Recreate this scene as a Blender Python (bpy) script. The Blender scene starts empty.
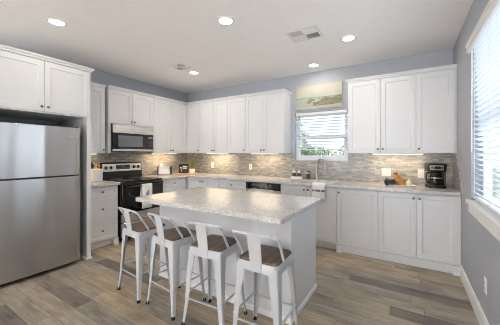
import bpy, bmesh, math, random
from mathutils import Vector, Matrix
PI = math.pi
S = bpy.context.scene
COL = S.collection

def srgb(r, g, b):
    f = lambda c: (c/255/12.92 if c/255 <= .04045 else ((c/255+.055)/1.055)**2.4)
    return (f(r), f(g), f(b), 1)

# ------------------------------------------------------------------ camera, world, lights, exposure
cam = bpy.data.cameras.new('camera'); camo = bpy.data.objects.new('camera', cam); COL.objects.link(camo)
camo.location = (4.337, -4.253, 1.362); camo.rotation_euler = (PI/2, 0, .555)
cam.sensor_width = 36; cam.lens = 256.7/500*36; cam.shift_y = -9.4/500; cam.clip_start = .02
S.camera = camo

W = bpy.data.worlds.new('world'); S.world = W; W.use_nodes = True
wn = W.node_tree.nodes; wl = W.node_tree.links
wbg = wn['Background']; wbg.inputs['Strength'].default_value = 1.4
wtc = wn.new('ShaderNodeTexCoord'); wsep = wn.new('ShaderNodeSeparateXYZ'); wr = wn.new('ShaderNodeValToRGB')
wl.new(wtc.outputs['Generated'], wsep.inputs[0]); wl.new(wsep.outputs['Z'], wr.inputs[0]); wl.new(wr.outputs[0], wbg.inputs[0])
wr.color_ramp.elements[0].color = (.80, .86, .92, 1); wr.color_ramp.elements[1].color = (.62, .78, 1, 1)

def area(name, loc, rot, sx, sy, power, color, shape='RECTANGLE', parent=None, spread=PI):
    l = bpy.data.lights.new(name, 'AREA'); l.shape = shape; l.size = sx; l.size_y = sy; l.energy = power; l.color = color; l.spread = spread
    o = bpy.data.objects.new(name, l); COL.objects.link(o); o.location = loc; o.rotation_euler = rot
    if parent: o.parent = parent
    return o
# fill outside glass doors added behind the camera, and daylight through the two windows
area('rear_fill', (2.9, -9.2, 1.15), (PI/2-.06, 0, 0), 4.2, 2.3, 130, (.98, .985, 1))
area('daylight_side', (5.45, -1.9, 1.75), (0, PI/2, 0), 1.6, 1.8, 20, (.80, .89, 1))
sun = bpy.data.lights.new('sun', 'SUN'); sun.energy = 3.5; sun.angle = .01; sun.color = (.93, .97, 1)
suno = bpy.data.objects.new('sun', sun); COL.objects.link(suno); suno.rotation_euler = (math.radians(42), 0, 0)
# added lamp making a sun patch on the unseen floor, for bounce light
area('bounce_beam', (2.55, -11.5, 4.2), (math.radians(42), 0, 0), 4.0, 1.6, 1200, (.95, .98, 1), spread=math.radians(12))
CAN_POWER = 4.0; CAN_COLOR = (1, .90, .78)
BAR_POWER = 1.25; BAR_COLOR = (1, .74, .45)

S.view_settings.view_transform = 'Standard'; S.view_settings.look = 'None'
S.view_settings.exposure = 0.52; S.view_settings.gamma = 1; S.view_settings.use_curve_mapping = False
S.cycles.max_bounces = 14; S.cycles.diffuse_bounces = 10; S.cycles.transparent_max_bounces = 12
S.cycles.sample_clamp_indirect = 10; S.cycles.use_denoising = True; S.cycles.filter_width = 1.0

# ------------------------------------------------------------------ materials
MATS = {}
class NT:
    def __init__(s, name):
        s.m = bpy.data.materials.new(name); s.m.use_nodes = True; s.t = s.m.node_tree; s.b = s.t.nodes['Principled BSDF']
        MATS[name] = s.m
    def n(s, t, **k):
        o = s.t.nodes.new(t)
        for a, v in k.items(): setattr(o, a, v)
        return o
    def l(s, a, b): s.t.links.new(a, b)
    def math(s, op, a, b=None):
        o = s.n('ShaderNodeMath', operation=op)
        for i, v in enumerate((a, b)):
            if v is None: continue
            if isinstance(v, (int, float)): o.inputs[i].default_value = v
            else: s.l(v, o.inputs[i])
        return o.outputs[0]
    def ramp(s, fac, stops, mode='LINEAR'):
        o = s.n('ShaderNodeValToRGB'); cr = o.color_ramp; cr.interpolation = mode
        while len(cr.elements) < len(stops): cr.elements.new(.5)
        for e, (p, c) in zip(cr.elements, stops): e.position = p; e.color = c
        s.l(fac, o.inputs[0]); return o.outputs[0]
    def mix(s, fac, a, b, mode='MIX'):
        o = s.n('ShaderNodeMix', data_type='RGBA', blend_type=mode)
        for sock, v in ((o.inputs[0], fac), (o.inputs[6], a), (o.inputs[7], b)):
            if isinstance(v, (int, float)): sock.default_value = v
            elif isinstance(v, tuple): sock.default_value = v
            else: s.l(v, sock)
        return o.outputs[2]
    def noise(s, vec, scale, detail=3, rough=.5):
        o = s.n('ShaderNodeTexNoise'); o.inputs['Scale'].default_value = scale; o.inputs['Detail'].default_value = detail
        o.inputs['Roughness'].default_value = rough
        if vec is not None: s.l(vec, o.inputs['Vector'])
        return o.outputs[0]
    def obj(s, scale=None):
        t = s.n('ShaderNodeTexCoord').outputs['Object']
        if scale:
            m = s.n('ShaderNodeMapping'); m.inputs['Scale'].default_value = scale; s.l(t, m.inputs[0]); t = m.outputs[0]
        return t
    def set(s, **k):
        for a, v in k.items(): s.b.inputs[a.replace('_', ' ')].default_value = v
    def bump(s, h, strength=.2, dist=.002):
        o = s.n('ShaderNodeBump'); o.inputs['Strength'].default_value = strength; o.inputs['Distance'].default_value = dist
        s.l(h, o.inputs['Height']); s.l(o.outputs[0], s.b.inputs['Normal'])

def plain(name, c, rough=.5, metal=0., var=.04, scale=8., bump=0., bscale=200., spec=.5, coat=0.):
    t = NT(name); v = t.noise(t.obj(), scale)
    lo = tuple(x*(1-var) for x in c[:3])+(1,); hi = tuple(min(1, x*(1+var)) for x in c[:3])+(1,)
    t.l(t.ramp(v, [(.3, lo), (.7, hi)]), t.b.inputs['Base Color'])
    t.set(Roughness=rough, Metallic=metal, Specular_IOR_Level=spec, Coat_Weight=coat)
    if bump: t.bump(t.noise(t.obj(), bscale, 2), bump)
    return t.m

plain('cabinet_paint', srgb(217, 218, 220), .38, var=.012)
plain('trim_paint', srgb(230, 230, 230), .4, var=.012)
plain('wall_paint', srgb(167, 171, 179), .75, var=.015, bump=.12, bscale=180)
plain('ceiling_paint', srgb(242, 240, 239), .9, var=.015, bump=.25, bscale=120)
plain('knob_metal', srgb(112, 110, 107), .35, 1.)
plain('nickel', srgb(170, 168, 165), .3, 1.)
plain('brushed_nickel', srgb(182, 179, 173), .3, 1.)
plain('chrome', srgb(210, 210, 212), .12, 1.)
plain('black_plastic', srgb(22, 22, 24), .35)
plain('black_gloss', srgb(10, 11, 14), .06, coat=.3)
plain('dark_grey', srgb(70, 72, 74), .5)
plain('fridge_side', srgb(120, 122, 125), .45, .3)
plain('rubber', srgb(25, 25, 25), .8)
plain('white_plastic', srgb(224, 224, 221), .35, var=.01)
plain('vinyl', srgb(226, 230, 236), .4, var=.01)
plain('stool_metal', srgb(190, 192, 196), .35, var=.02, spec=.5)
plain('ceramic_white', srgb(236, 234, 228), .3, var=.02)
plain('ceramic_cream', srgb(228, 214, 186), .3, var=.05)
plain('navy', srgb(52, 58, 70), .5, var=.1)
plain('chalkboard', srgb(38, 44, 54), .7, var=.1)
plain('chalk', srgb(225, 228, 230), .8)
plain('cloth_white', srgb(232, 231, 228), .95, bump=.5, bscale=900, var=.03)
plain('cloth_grey', srgb(120, 122, 130), .95, bump=.5, bscale=900)
plain('print_grey', srgb(130, 128, 128), .95)
plain('wood_light', srgb(196, 152, 102), .55, var=.2, scale=14)
plain('wood_dark', srgb(70, 48, 34), .5, var=.2, scale=14)
plain('wood_mid', srgb(140, 98, 64), .55, var=.2, scale=14)
plain('kraft_gold', srgb(176, 126, 60), .4, var=.45, scale=26)
plain('brown_dark', srgb(86, 56, 36), .5, var=.2)
plain('leaf', srgb(146, 146, 66), .6, var=.35, scale=30)
plain('leaf_out', srgb(124, 142, 112), .8, var=.45, scale=3)
plain('leaf_out_pale', srgb(166, 174, 152), .8, var=.4, scale=3)
plain('bark', srgb(90, 78, 66), .9, var=.2)
plain('lawn', srgb(150, 155, 130), .95, var=.2, scale=4)
plain('soap', srgb(225, 222, 214), .25)
plain('soap_dark', srgb(58, 56, 58), .3)
plain('dark_green', srgb(60, 66, 60), .6)
plain('vent_white', srgb(222, 220, 217), .5, var=.01)
plain('vent_dark', srgb(92, 92, 92), .8)
plain('tray_white', srgb(206, 204, 204), .3, var=.05, scale=20)
plain('canvas_edge', srgb(214, 214, 208), .8)

def stainless(name, base, rough, along='z', spread=.06, wave=0):
    t = NT(name); sc = {'z': (220, 220, 3), 'y': (220, 3, 220), 'x': (3, 420, 420)}[along]
    v = t.noise(t.obj(sc), 1, 2)
    t.l(t.ramp(v, [(.3, tuple(x*.98 for x in base[:3])+(1,)), (.7, base)]), t.b.inputs['Base Color'])
    rr = t.n('ShaderNodeMapRange'); t.l(v, rr.inputs[0]); rr.inputs[3].default_value = rough-spread; rr.inputs[4].default_value = rough+spread
    t.l(rr.outputs[0], t.b.inputs['Roughness']); tg = t.n('ShaderNodeTangent', direction_type='RADIAL', axis='Z'); t.l(tg.outputs[0], t.b.inputs['Tangent'])
    t.set(Metallic=1., Anisotropic=.85, Anisotropic_Rotation=.25)
    if wave: t.bump(t.noise(t.obj((3.6, .1, .18)), 1, 1, .3), wave, .03)   # faint ripple of the sheet, running up and down
    return t.m
stainless('stainless', srgb(192, 191, 190), .26, 'x', .008, .8)
stainless('stainless_small', srgb(212, 210, 206), .28, 'x')
stainless('toaster_steel', srgb(178, 176, 174), .34, 'x')
stainless('sink_steel', srgb(112, 112, 112), .3, 'x')

def emit(name, c, s):
    t = NT(name); t.set(Base_Color=c, Emission_Color=c, Emission_Strength=s); return t.m
emit('can_glow', (1, .95, .86, 1), 9); emit('bar_glow', (1, .86, .62, 1), 6); emit('display_glow', (.2, .3, .4, 1), .1)

def glass(name, tint=(1, 1, 1, 1), gl=.06):
    t = NT(name); out = t.t.nodes['Material Output']
    tr = t.n('ShaderNodeBsdfTransparent'); tr.inputs[0].default_value = tint
    g = t.n('ShaderNodeBsdfGlossy'); g.inputs['Roughness'].default_value = .02
    mx = t.n('ShaderNodeMixShader'); fr = t.n('ShaderNodeLayerWeight'); fr.inputs[0].default_value = .5; ff = t.math('ADD', t.math('MULTIPLY', t.math('POWER', fr.outputs['Facing'], 4), .7), .03)
    t.l(ff, mx.inputs[0]); t.l(tr.outputs[0], mx.inputs[1]); t.l(g.outputs[0], mx.inputs[2]); t.l(mx.outputs[0], out.inputs[0])
    return t.m
glass('window_glass'); glass('carafe_glass', (.66, .64, .63, 1)); glass('clear_glass', (.9, .92, .92, 1))

# blind slats: a thin white vinyl that lets a little daylight through
t = NT('blind_slat'); out = t.t.nodes['Material Output']
v = t.noise(t.obj(), 30); t.l(t.ramp(v, [(.3, srgb(232, 234, 236)), (.7, srgb(242, 243, 245))]), t.b.inputs['Base Color']); t.set(Roughness=.5)
tl = t.n('ShaderNodeBsdfTranslucent'); tl.inputs[0].default_value = (.9, .93, .97, 1)
mx = t.n('ShaderNodeMixShader'); mx.inputs[0].default_value = .5
t.l(t.b.outputs[0], mx.inputs[1]); t.l(tl.outputs[0], mx.inputs[2]); t.l(mx.outputs[0], out.inputs[0])

# floor planks: rows along x, each plank its own tone
t = NT('floor_planks'); p = t.n('ShaderNodeSeparateXYZ'); t.l(t.n('ShaderNodeNewGeometry').outputs['Position'], p.inputs[0])
PX, PY = p.outputs[0], p.outputs[1]
ry = t.math('DIVIDE', PY, .150); row = t.math('FLOOR', ry)
wn1 = t.n('ShaderNodeTexWhiteNoise', noise_dimensions='1D'); t.l(row, wn1.inputs['W'])
cx = t.math('ADD', t.math('DIVIDE', PX, 1.05), t.math('MULTIPLY', wn1.outputs[0], 7.3)); colm = t.math('FLOOR', cx)
cv = t.n('ShaderNodeCombineXYZ'); t.l(row, cv.inputs[0]); t.l(colm, cv.inputs[1])
wn2 = t.n('ShaderNodeTexWhiteNoise', noise_dimensions='3D'); t.l(cv.outputs[0], wn2.inputs['Vector'])
tone = t.ramp(wn2.outputs[0], [(0, srgb(112, 105, 99)), (.06, srgb(153, 145, 132)), (.28, srgb(167, 153, 134)), (.46, srgb(149, 144, 136)), (.64, srgb(172, 157, 136)), (.82, srgb(158, 148, 133)), (.95, srgb(128, 119, 111))], 'CONSTANT')
gv = t.n('ShaderNodeCombineXYZ'); t.l(t.math('MULTIPLY', PX, 2.2), gv.inputs[0]); t.l(t.math('MULTIPLY', PY, 26), gv.inputs[1]); t.l(t.math('MULTIPLY', wn2.outputs[0], 50), gv.inputs[2])
grain = t.noise(gv.outputs[0], 1.6, 6, .62)
gv2 = t.n('ShaderNodeCombineXYZ'); t.l(t.math('MULTIPLY', PX, 2.6), gv2.inputs[0]); t.l(t.math('MULTIPLY', PY, 7), gv2.inputs[1]); t.l(t.math('MULTIPLY', wn2.outputs[0], 90), gv2.inputs[2])
blot = t.noise(gv2.outputs[0], 1.0, 4, .6)
c1 = t.mix(1, tone, t.ramp(grain, [(.25, (.62, .60, .58, 1)), (.5, (1, 1, 1, 1)), (.75, (1.22, 1.2, 1.18, 1))]), 'MULTIPLY')
c2 = t.mix(1, c1, t.ramp(blot, [(.3, (.62, .60, .58, 1)), (.52, (.98, .97, .95, 1)), (.75, (1.2, 1.18, 1.14, 1))]), 'MULTIPLY')
fy = t.math('FRACT', ry); fx = t.math('FRACT', cx)
gap = t.math('MAXIMUM', t.math('LESS_THAN', fy, .02), t.math('LESS_THAN', fx, .0035))
t.l(t.mix(t.math('MULTIPLY', gap, .6), c2, srgb(52, 46, 42)), t.b.inputs['Base Color']); t.set(Roughness=.42, Specular_IOR_Level=.35)
t.bump(grain, .08)

# strip mosaic of the backsplash
t = NT('mosaic'); p = t.n('ShaderNodeSeparateXYZ'); t.l(t.n('ShaderNodeNewGeometry').outputs['Position'], p.inputs[0])
a = t.math('ADD', p.outputs[0], p.outputs[1]); rz = t.math('DIVIDE', p.outputs[2], .020); row = t.math('FLOOR', rz)
wn1 = t.n('ShaderNodeTexWhiteNoise', noise_dimensions='1D'); t.l(row, wn1.inputs['W'])
ln = t.math('ADD', t.math('MULTIPLY', wn1.outputs[0], .06), .055)
ca = t.math('ADD', t.math('DIVIDE', a, ln), t.math('MULTIPLY', wn1.outputs[0], 37.0)); colm = t.math('FLOOR', ca)
cv = t.n('ShaderNodeCombineXYZ'); t.l(row, cv.inputs[0]); t.l(colm, cv.inputs[1])
wn2 = t.n('ShaderNodeTexWhiteNoise', noise_dimensions='3D'); t.l(cv.outputs[0], wn2.inputs['Vector'])
tone = t.ramp(wn2.outputs[0], [(0, srgb(142, 140, 136)), (.14, srgb(162, 158, 151)), (.34, srgb(150, 151, 152)), (.5, srgb(172, 167, 158)), (.66, srgb(154, 147, 138)), (.8, srgb(180, 178, 174)), (.94, srgb(128, 130, 132))], 'CONSTANT')
vein = t.noise(t.obj((6, 6, 40)), 3, 4)
tone = t.mix(1, tone, t.ramp(vein, [(.3, (.82, .82, .82, 1)), (.7, (1.12, 1.12, 1.12, 1))]), 'MULTIPLY')
gap = t.math('MAXIMUM', t.math('LESS_THAN', t.math('FRACT', rz), .08), t.math('LESS_THAN', t.math('FRACT', ca), .012))
t.l(t.mix(gap, tone, srgb(120, 118, 112)), t.b.inputs['Base Color']); t.set(Roughness=.3)

# speckled granite
t = NT('granite'); o = t.obj()
n1 = t.noise(o, 9, 4, .6); base = t.ramp(n1, [(.3, srgb(190, 188, 186)), (.55, srgb(204, 202, 200)), (.75, srgb(212, 209, 205))])
n2 = t.noise(o, 88, 3, .7); base = t.mix(1, base, t.ramp(n2, [(.34, (.58, .58, .58, 1)), (.46, (.95, .94, .94, 1)), (.62, (1.05, 1.05, 1.05, 1)), (.7, (1.14, 1.14, 1.14, 1))]), 'MULTIPLY')
vo = t.n('ShaderNodeTexVoronoi'); vo.inputs['Scale'].default_value = 120; t.l(o, vo.inputs['Vector'])
wv = t.n('ShaderNodeTexWhiteNoise', noise_dimensions='3D'); t.l(vo.outputs['Color'], wv.inputs['Vector'])
base = t.mix(t.math('MULTIPLY', t.math('GREATER_THAN', wv.outputs[0], .87), .45), base, srgb(112, 110, 108))
t.l(base, t.b.inputs['Base Color']); t.set(Roughness=.2, Specular_IOR_Level=.45)

# dark stained seat wood, grain along y
def seatwood(name, ca, cb):
    t = NT(name); v = t.noise(t.obj((30, 3, 30)), 1.4, 5, .6)
    t.l(t.ramp(v, [(.3, ca), (.7, cb)]), t.b.inputs['Base Color']); t.set(Roughness=.45); return t.m
seatwood('seat_wood', srgb(72, 57, 48), srgb(118, 98, 83))

# beach canvas: pale sky, a thin sea line, grassy dunes, pale sand
t = NT('beach_painting'); sp = t.n('ShaderNodeSeparateXYZ'); t.l(t.obj(), sp.inputs[0])
zz = sp.outputs[2]; xx = sp.outputs[0]
dune = t.noise(t.obj((5, 1, 9)), 1.2, 5, .6); spk = t.noise(t.obj((26, 1, 34)), 1, 4, .7)
sky = t.ramp(t.noise(t.obj((2, 1, 5)), 1.3, 3), [(.3, srgb(172, 172, 160)), (.7, srgb(190, 188, 176))])
land = t.ramp(t.math('ADD', t.math('MULTIPLY', spk, .7), t.math('MULTIPLY', dune, .3)), [(.38, srgb(74, 76, 54)), (.50, srgb(112, 108, 82)), (.6, srgb(150, 140, 116)), (.7, srgb(178, 172, 152))])
edge = t.math('ADD', t.math('MULTIPLY', t.math('SUBTRACT', dune, .5), .16), t.math('ADD', .165, t.math('MULTIPLY', xx, .07)))
c = t.mix(t.math('LESS_THAN', zz, t.math('ADD', .192, t.math('MULTIPLY', xx, -.01))), sky, srgb(168, 172, 158))
band = t.math('MULTIPLY', t.math('LESS_THAN', zz, t.math('ADD', .194, t.math('MULTIPLY', xx, -.01))), t.math('GREATER_THAN', zz, t.math('ADD', .174, t.math('MULTIPLY', xx, -.01))))
c = t.mix(t.math('MULTIPLY', band, .7), c, srgb(122, 150, 142))
dens = t.math('GREATER_THAN', t.math('ADD', t.math('MULTIPLY', dune, 1.0), t.math('MULTIPLY', xx, .42)), .45)
c = t.mix(t.math('MULTIPLY', t.math('MULTIPLY', t.math('LESS_THAN', zz, edge), dens), .85), c, land)
sand = t.math('LESS_THAN', zz, t.math('ADD', .045, t.math('MULTIPLY', t.math('SUBTRACT', dune, .5), .06)))
c = t.mix(t.math('MULTIPLY', sand, .8), c, srgb(178, 178, 164))
t.l(c, t.b.inputs['Base Color']); t.set(Roughness=.8)

# ------------------------------------------------------------------ mesh helpers
class MB:
    def __init__(s): s.bm = bmesh.new()
    def box(s, x0, x1, y0, y1, z0, z1, rot=None):
        vs = [s.bm.verts.new((x, y, z)) for x in (x0, x1) for y in (y0, y1) for z in (z0, z1)]
        for f in ((0, 1, 3, 2), (4, 6, 7, 5), (0, 4, 5, 1), (2, 3, 7, 6), (0, 2, 6, 4), (1, 5, 7, 3)): s.bm.faces.new([vs[i] for i in f])
        if rot is not None:
            c = Vector(((x0+x1)/2, (y0+y1)/2, (z0+z1)/2))
            for v in vs: v.co = c + rot @ (v.co-c)
        return s
    def loft(s, rings, cap=True, closed=True):
        R = [[s.bm.verts.new(p) for p in r] for r in rings]; n = len(R[0])
        for a, b in zip(R, R[1:]):
            for i in range(n if closed else n-1):
                j = (i+1) % n; s.bm.faces.new((a[i], a[j], b[j], b[i]))
        if cap: s.bm.faces.new(list(reversed(R[0]))); s.bm.faces.new(R[-1])
        return s
    def lathe(s, prof, c=(0, 0, 0), axis='z', seg=20, sx=1, sy=1):
        rings = []
        for r, h in prof:
            ring = []
            for k in range(seg):
                a = 2*PI*k/seg; x, y = max(r, 1e-4)*math.cos(a)*sx, max(r, 1e-4)*math.sin(a)*sy
                q = {'z': (x, y, h), '-y': (x, -h, y), 'x': (h, x, y), '-x': (-h, x, y)}[axis]
                ring.append((q[0]+c[0], q[1]+c[1], q[2]+c[2]))
            rings.append(ring)
        return s.loft(rings)
    def tube(s, pts, r, seg=8, flat=1.0, ref=(0, 0, 1)):
        pts = [Vector(p) for p in pts]; rings = []
        for i, p in enumerate(pts):
            d = (pts[min(i+1, len(pts)-1)]-pts[max(i-1, 0)]).normalized()
            u = Vector(ref)
            if abs(u.dot(d)) > .95: u = Vector((1, 0, 0)) if abs(d.x) < .9 else Vector((0, 1, 0))
            a = d.cross(u).normalized(); b = a.cross(d).normalized()
            rr = r[i] if isinstance(r, (list, tuple)) else r
            rings.append([p+a*rr*math.cos(2*PI*k/seg)+b*rr*flat*math.sin(2*PI*k/seg) for k in range(seg)])
        return s.loft(rings)
    def prism(s, poly, z0, z1):
        return s.loft([[(x, y, z0) for x, y in poly], [(x, y, z1) for x, y in poly]])
    def xprism(s, poly, x0, x1):          # poly in (y, z)
        return s.loft([[(x0, y, z) for y, z in poly], [(x1, y, z) for y, z in poly]])
    def sphere(s, c, r, sx=1, sy=1, sz=1, seg=14):
        n = seg//2; return s.lathe([(r*math.sin(PI*i/n), -r*sz*math.cos(PI*i/n)) for i in range(n+1)], c, 'z', seg, sx, sy)
    def shaker(s, x0, x1, z0, z1, yf, th=.02, rail=.057, rec=.009):
        yb = yf+th; yr = yf+rec
        def q(i, y): return [(x0+i, y, z0+i), (x1-i, y, z0+i), (x1-i, y, z1-i), (x0+i, y, z1-i)]
        ring = [q(0, yb), q(0, yf), q(rail, yf), q(rail+.004, yr)]
        return s.loft(ring)
    def grid(s, xs, ys, skip, z0, z1, f=lambda a, b, c: (a, b, c)):
        """slab over the cells of xs x ys except those for which skip(cx, cy); f maps (a, b, c) to a point"""
        V = {}
        def vert(i, j, k):
            if (i, j, k) not in V: V[i, j, k] = s.bm.verts.new(f(xs[i], ys[j], (z0, z1)[k]))
            return V[i, j, k]
        C = {(i, j) for i in range(len(xs)-1) for j in range(len(ys)-1) if not skip((xs[i]+xs[i+1])/2, (ys[j]+ys[j+1])/2)}
        for i, j in C:
            s.bm.faces.new([vert(i, j, 1), vert(i+1, j, 1), vert(i+1, j+1, 1), vert(i, j+1, 1)])
            s.bm.faces.new([vert(i, j, 0), vert(i, j+1, 0), vert(i+1, j+1, 0), vert(i+1, j, 0)])
            for (di, dj), (p, q) in (((-1, 0), ((i, j), (i, j+1))), ((1, 0), ((i+1, j), (i+1, j+1))), ((0, -1), ((i, j), (i+1, j))), ((0, 1), ((i, j+1), (i+1, j+1)))):
                if (i+di, j+dj) not in C: s.bm.faces.new([vert(*p, 0), vert(*q, 0), vert(*q, 1), vert(*p, 1)])
        bmesh.ops.recalc_face_normals(s.bm, faces=s.bm.faces)
        bmesh.ops.dissolve_limit(s.bm, angle_limit=.01, verts=s.bm.verts, edges=s.bm.edges)
        return s
    def build(s, name, mat, parent=None, bevel=0., smooth=35, seg=2, loc=None):
        bmesh.ops.recalc_face_normals(s.bm, faces=s.bm.faces)
        me = bpy.data.meshes.new(name); s.bm.to_mesh(me); s.bm.free()
        o = bpy.data.objects.new(name, me); COL.objects.link(o); me.materials.append(MATS[mat])
        if smooth and len(me.polygons):
            me.polygons.foreach_set('use_smooth', [True]*len(me.polygons)); me.set_sharp_from_angle(angle=math.radians(smooth))
        if bevel:
            b = o.modifiers.new('bevel', 'BEVEL'); b.width = bevel; b.segments = seg; b.limit_method = 'ANGLE'; b.angle_limit = math.radians(40)
        if parent: o.parent = parent
        if loc: o.location = loc
        return o

def thing(name, label, cat, loc=(0, 0, 0), rz=0., group=None):
    o = bpy.data.objects.new(name, None); COL.objects.link(o); o.location = loc; o.rotation_euler = (0, 0, rz); o.empty_display_size = .1
    return tag(o, label, cat, group)
def tag(o, label, cat, group=None):
    o['label'] = label; o['category'] = cat
    if group: o['group'] = group
    return o
def struct(o): o['kind'] = 'structure'; return o
def copy_tree(o, parent=None):
    c = o.copy(); COL.objects.link(c)
    if parent: c.parent = parent
    for ch in list(o.children): copy_tree(ch, c)
    return c
def rpoly(x0, x1, y0, y1, r, n=5):
    P = []
    for cx_, cy_, a0 in ((x1-r, y1-r, 0), (x0+r, y1-r, 90), (x0+r, y0+r, 180), (x1-r, y0+r, 270)):
        for k in range(n+1):
            a = math.radians(a0+90*k/n); P.append((cx_+r*math.cos(a), cy_+r*math.sin(a)))
    return P

# ------------------------------------------------------------------ room shell
RW, RH, RY = 4.828, 2.73, -8.8
struct(MB().box(-.3, RW+.3, RY-.3, .3, -.12, 0).build('floor', 'floor_planks', smooth=0))
struct(MB().box(-.3, RW+.3, RY-.3, .3, RH, RH+.12).build('ceiling', 'ceiling_paint', smooth=0))
struct(MB().box(-.14, 0, RY-.14, .14, 0, RH).build('wall_left', 'wall_paint', smooth=0))
W1 = (2.635, 3.515, 1.237, 2.06)          # sink window x0, x1, z0, z1
W2 = (-2.75, -1.125, .925, 2.385)           # side window y0, y1, z0, z1
inr = lambda w: (lambda a, b: w[0] < a < w[1] and w[2] < b < w[3])
struct(MB().grid([0, W1[0], W1[1], RW], [0, W1[2], W1[3], RH], inr(W1), 0, .14, lambda a, b, c: (a, c, b)).build('wall_back', 'wall_paint', smooth=0))
struct(MB().grid([RY-.14, W2[0], W2[1], .14], [0, W2[2], W2[3], RH], inr(W2), RW, RW+.14, lambda a, b, c: (c, a, b)).build('wall_right', 'wall_paint', smooth=0))
struct(MB().grid([0, .5, 4.6, RW], [0, .05, 2.4, RH], lambda a, b: .5 < a < 4.6 and .05 < b < 2.4, RY-.14, RY, lambda a, b, c: (a, c, b)).build('wall_front', 'wall_paint', smooth=0))
d = MB()
for x in (.5, 1.84, 3.18, 4.52): d.box(x, x+.08, RY-.09, RY-.03, .05, 2.4)
d.box(.58, 4.52, RY-.09, RY-.03, .05, .17).box(.58, 4.52, RY-.09, RY-.03, 2.3, 2.4)
dr = struct(d.build('added_door_1', 'vinyl', bevel=.004))  # unseen glass doors, added as an opening for the fill light
MB().box(.58, 4.52, RY-.064, RY-.056, .17, 2.3).build('pane', 'window_glass', dr)

# baseboards
bbp = [(0, 0), (0, .13), (-.008, .13), (-.014, .118), (-.016, .1), (-.016, 0)]
m = MB(); m.loft([[(RW+px, y, z) for px, z in bbp] for y in (RY, -.60)]); struct(m.build('baseboard_right', 'trim_paint', smooth=0))
m = MB(); m.loft([[(-px, y, z) for px, z in bbp] for y in (RY, -3.53)]); struct(m.build('baseboard_left', 'trim_paint', smooth=0))

# mosaic backsplash on the three walls
CT = .925; UB = 1.36
struct(MB().grid([0, W1[0]-.02, W1[1]+.02, RW], [CT, W1[2]-.012, UB], lambda a, b: W1[0]-.02 < a < W1[1]+.02 and b > W1[2]-.012, -.01, 0, lambda a, b, c: (a, c, b)).build('trim_1', 'mosaic', smooth=0))
struct(MB().box(0, .01, -2.50, -.01, CT, UB).build('trim_2', 'mosaic', smooth=0))
m = MB(); m.loft([[(x, y, z) for y, z in ((-.01, CT), (-.635, CT), (-.635, 1.0), (-.33, UB), (-.01, UB))] for x in (RW-.01, RW)]); struct(m.build('trim_3', 'mosaic', smooth=0))

# ------------------------------------------------------------------ sink window
x0, x1, z0, z1 = W1
m = MB(); m.grid([x0, x0+.035, x1-.035, x1], [z0, z0+.04, z1-.035, z1], lambda a, b: x0+.035 < a < x1-.035 and z0+.04 < b < z1-.035, .045, .125, lambda a, b, c: (a, c, b))
w1 = struct(m.build('window_1', 'vinyl', bevel=.004))
zm = 1.640
m = MB(); m.grid([x0+.035, x0+.065, x1-.065, x1-.035], [zm-.02, zm+.025, z1-.065, z1-.035], lambda a, b: x0+.065 < a < x1-.065 and zm+.025 < b < z1-.065, .088, .118, lambda a, b, c: (a, c, b))
m.build('upper_sash', 'vinyl', w1, bevel=.003)
m = MB(); m.grid([x0+.035, x0+.075, x1-.075, x1-.035], [z0+.04, z0+.085, zm-.025, zm+.025], lambda a, b: x0+.075 < a < x1-.075 and z0+.085 < b < zm-.025, .056, .086, lambda a, b, c: (a, c, b))
m.build('lower_sash', 'vinyl', w1, bevel=.003)
MB().box(x0+.06, x1-.06, .101, .105, zm+.02, z1-.06).build('pane', 'window_glass', w1)
MB().box(x0+.07, x1-.07, .069, .073, z0+.08, zm-.02).build('pane', 'window_glass', w1)
MB().box((x0+x1)/2-.03, (x0+x1)/2+.03,   .05, .07, zm+.02, zm+.035).build('sash_lock', 'vinyl', w1, bevel=.003)

def slat(m, along, a0, a1, c, z, width, tilt, th=.003):
    """one slat: a shallow curved strip; along 'x' or 'y'; c is its centre on the other axis"""
    P = []
    for k in range(5):
        u = (k/4-.5)*width; h = .004*(1-(2*k/4-1)**2)
        P.append((u*math.cos(tilt)-h*math.sin(tilt), u*math.sin(tilt)+h*math.cos(tilt)))
    poly = P+[(p, q-th) for p, q in reversed(P)]
    f = (lambda a, p, q: (a, c+p, z+q)) if along == 'x' else (lambda a, p, q: (c+p, a, z+q))
    m.loft([[f(a, p, q) for p, q in poly] for a in (a0, a1)])
bl = thing('window_blind', 'white slatted blind lowered halfway over the sink window', 'blind', ((x0+x1)/2, .028, 1.42))
ax = (x1-x0)/2-.012
MB().box(-ax, ax, -.025, .02, .59, .636).build('headrail', 'white_plastic', bl, bevel=.003)
m = MB()
for k in range(12): slat(m, 'x', -ax+.005, ax-.005, .0, .570-.048*k, .046, math.radians(-14))
m.build('slats', 'blind_slat', bl)
MB().box(-ax+.005, ax-.005, -.022, .022, -.005, .010).build('bottom_rail', 'white_plastic', bl, bevel=.003)
for sx in (-.3, .3): MB().tube([(sx, -.024, .59), (sx, -.024, 0)], .0015, 6).build('ladder_cord', 'white_plastic', bl)
MB().tube([(-.36, -.028, .585), (-.36, -.03, .12)], .004, 8).build('tilt_wand', 'clear_glass', bl)

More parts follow.
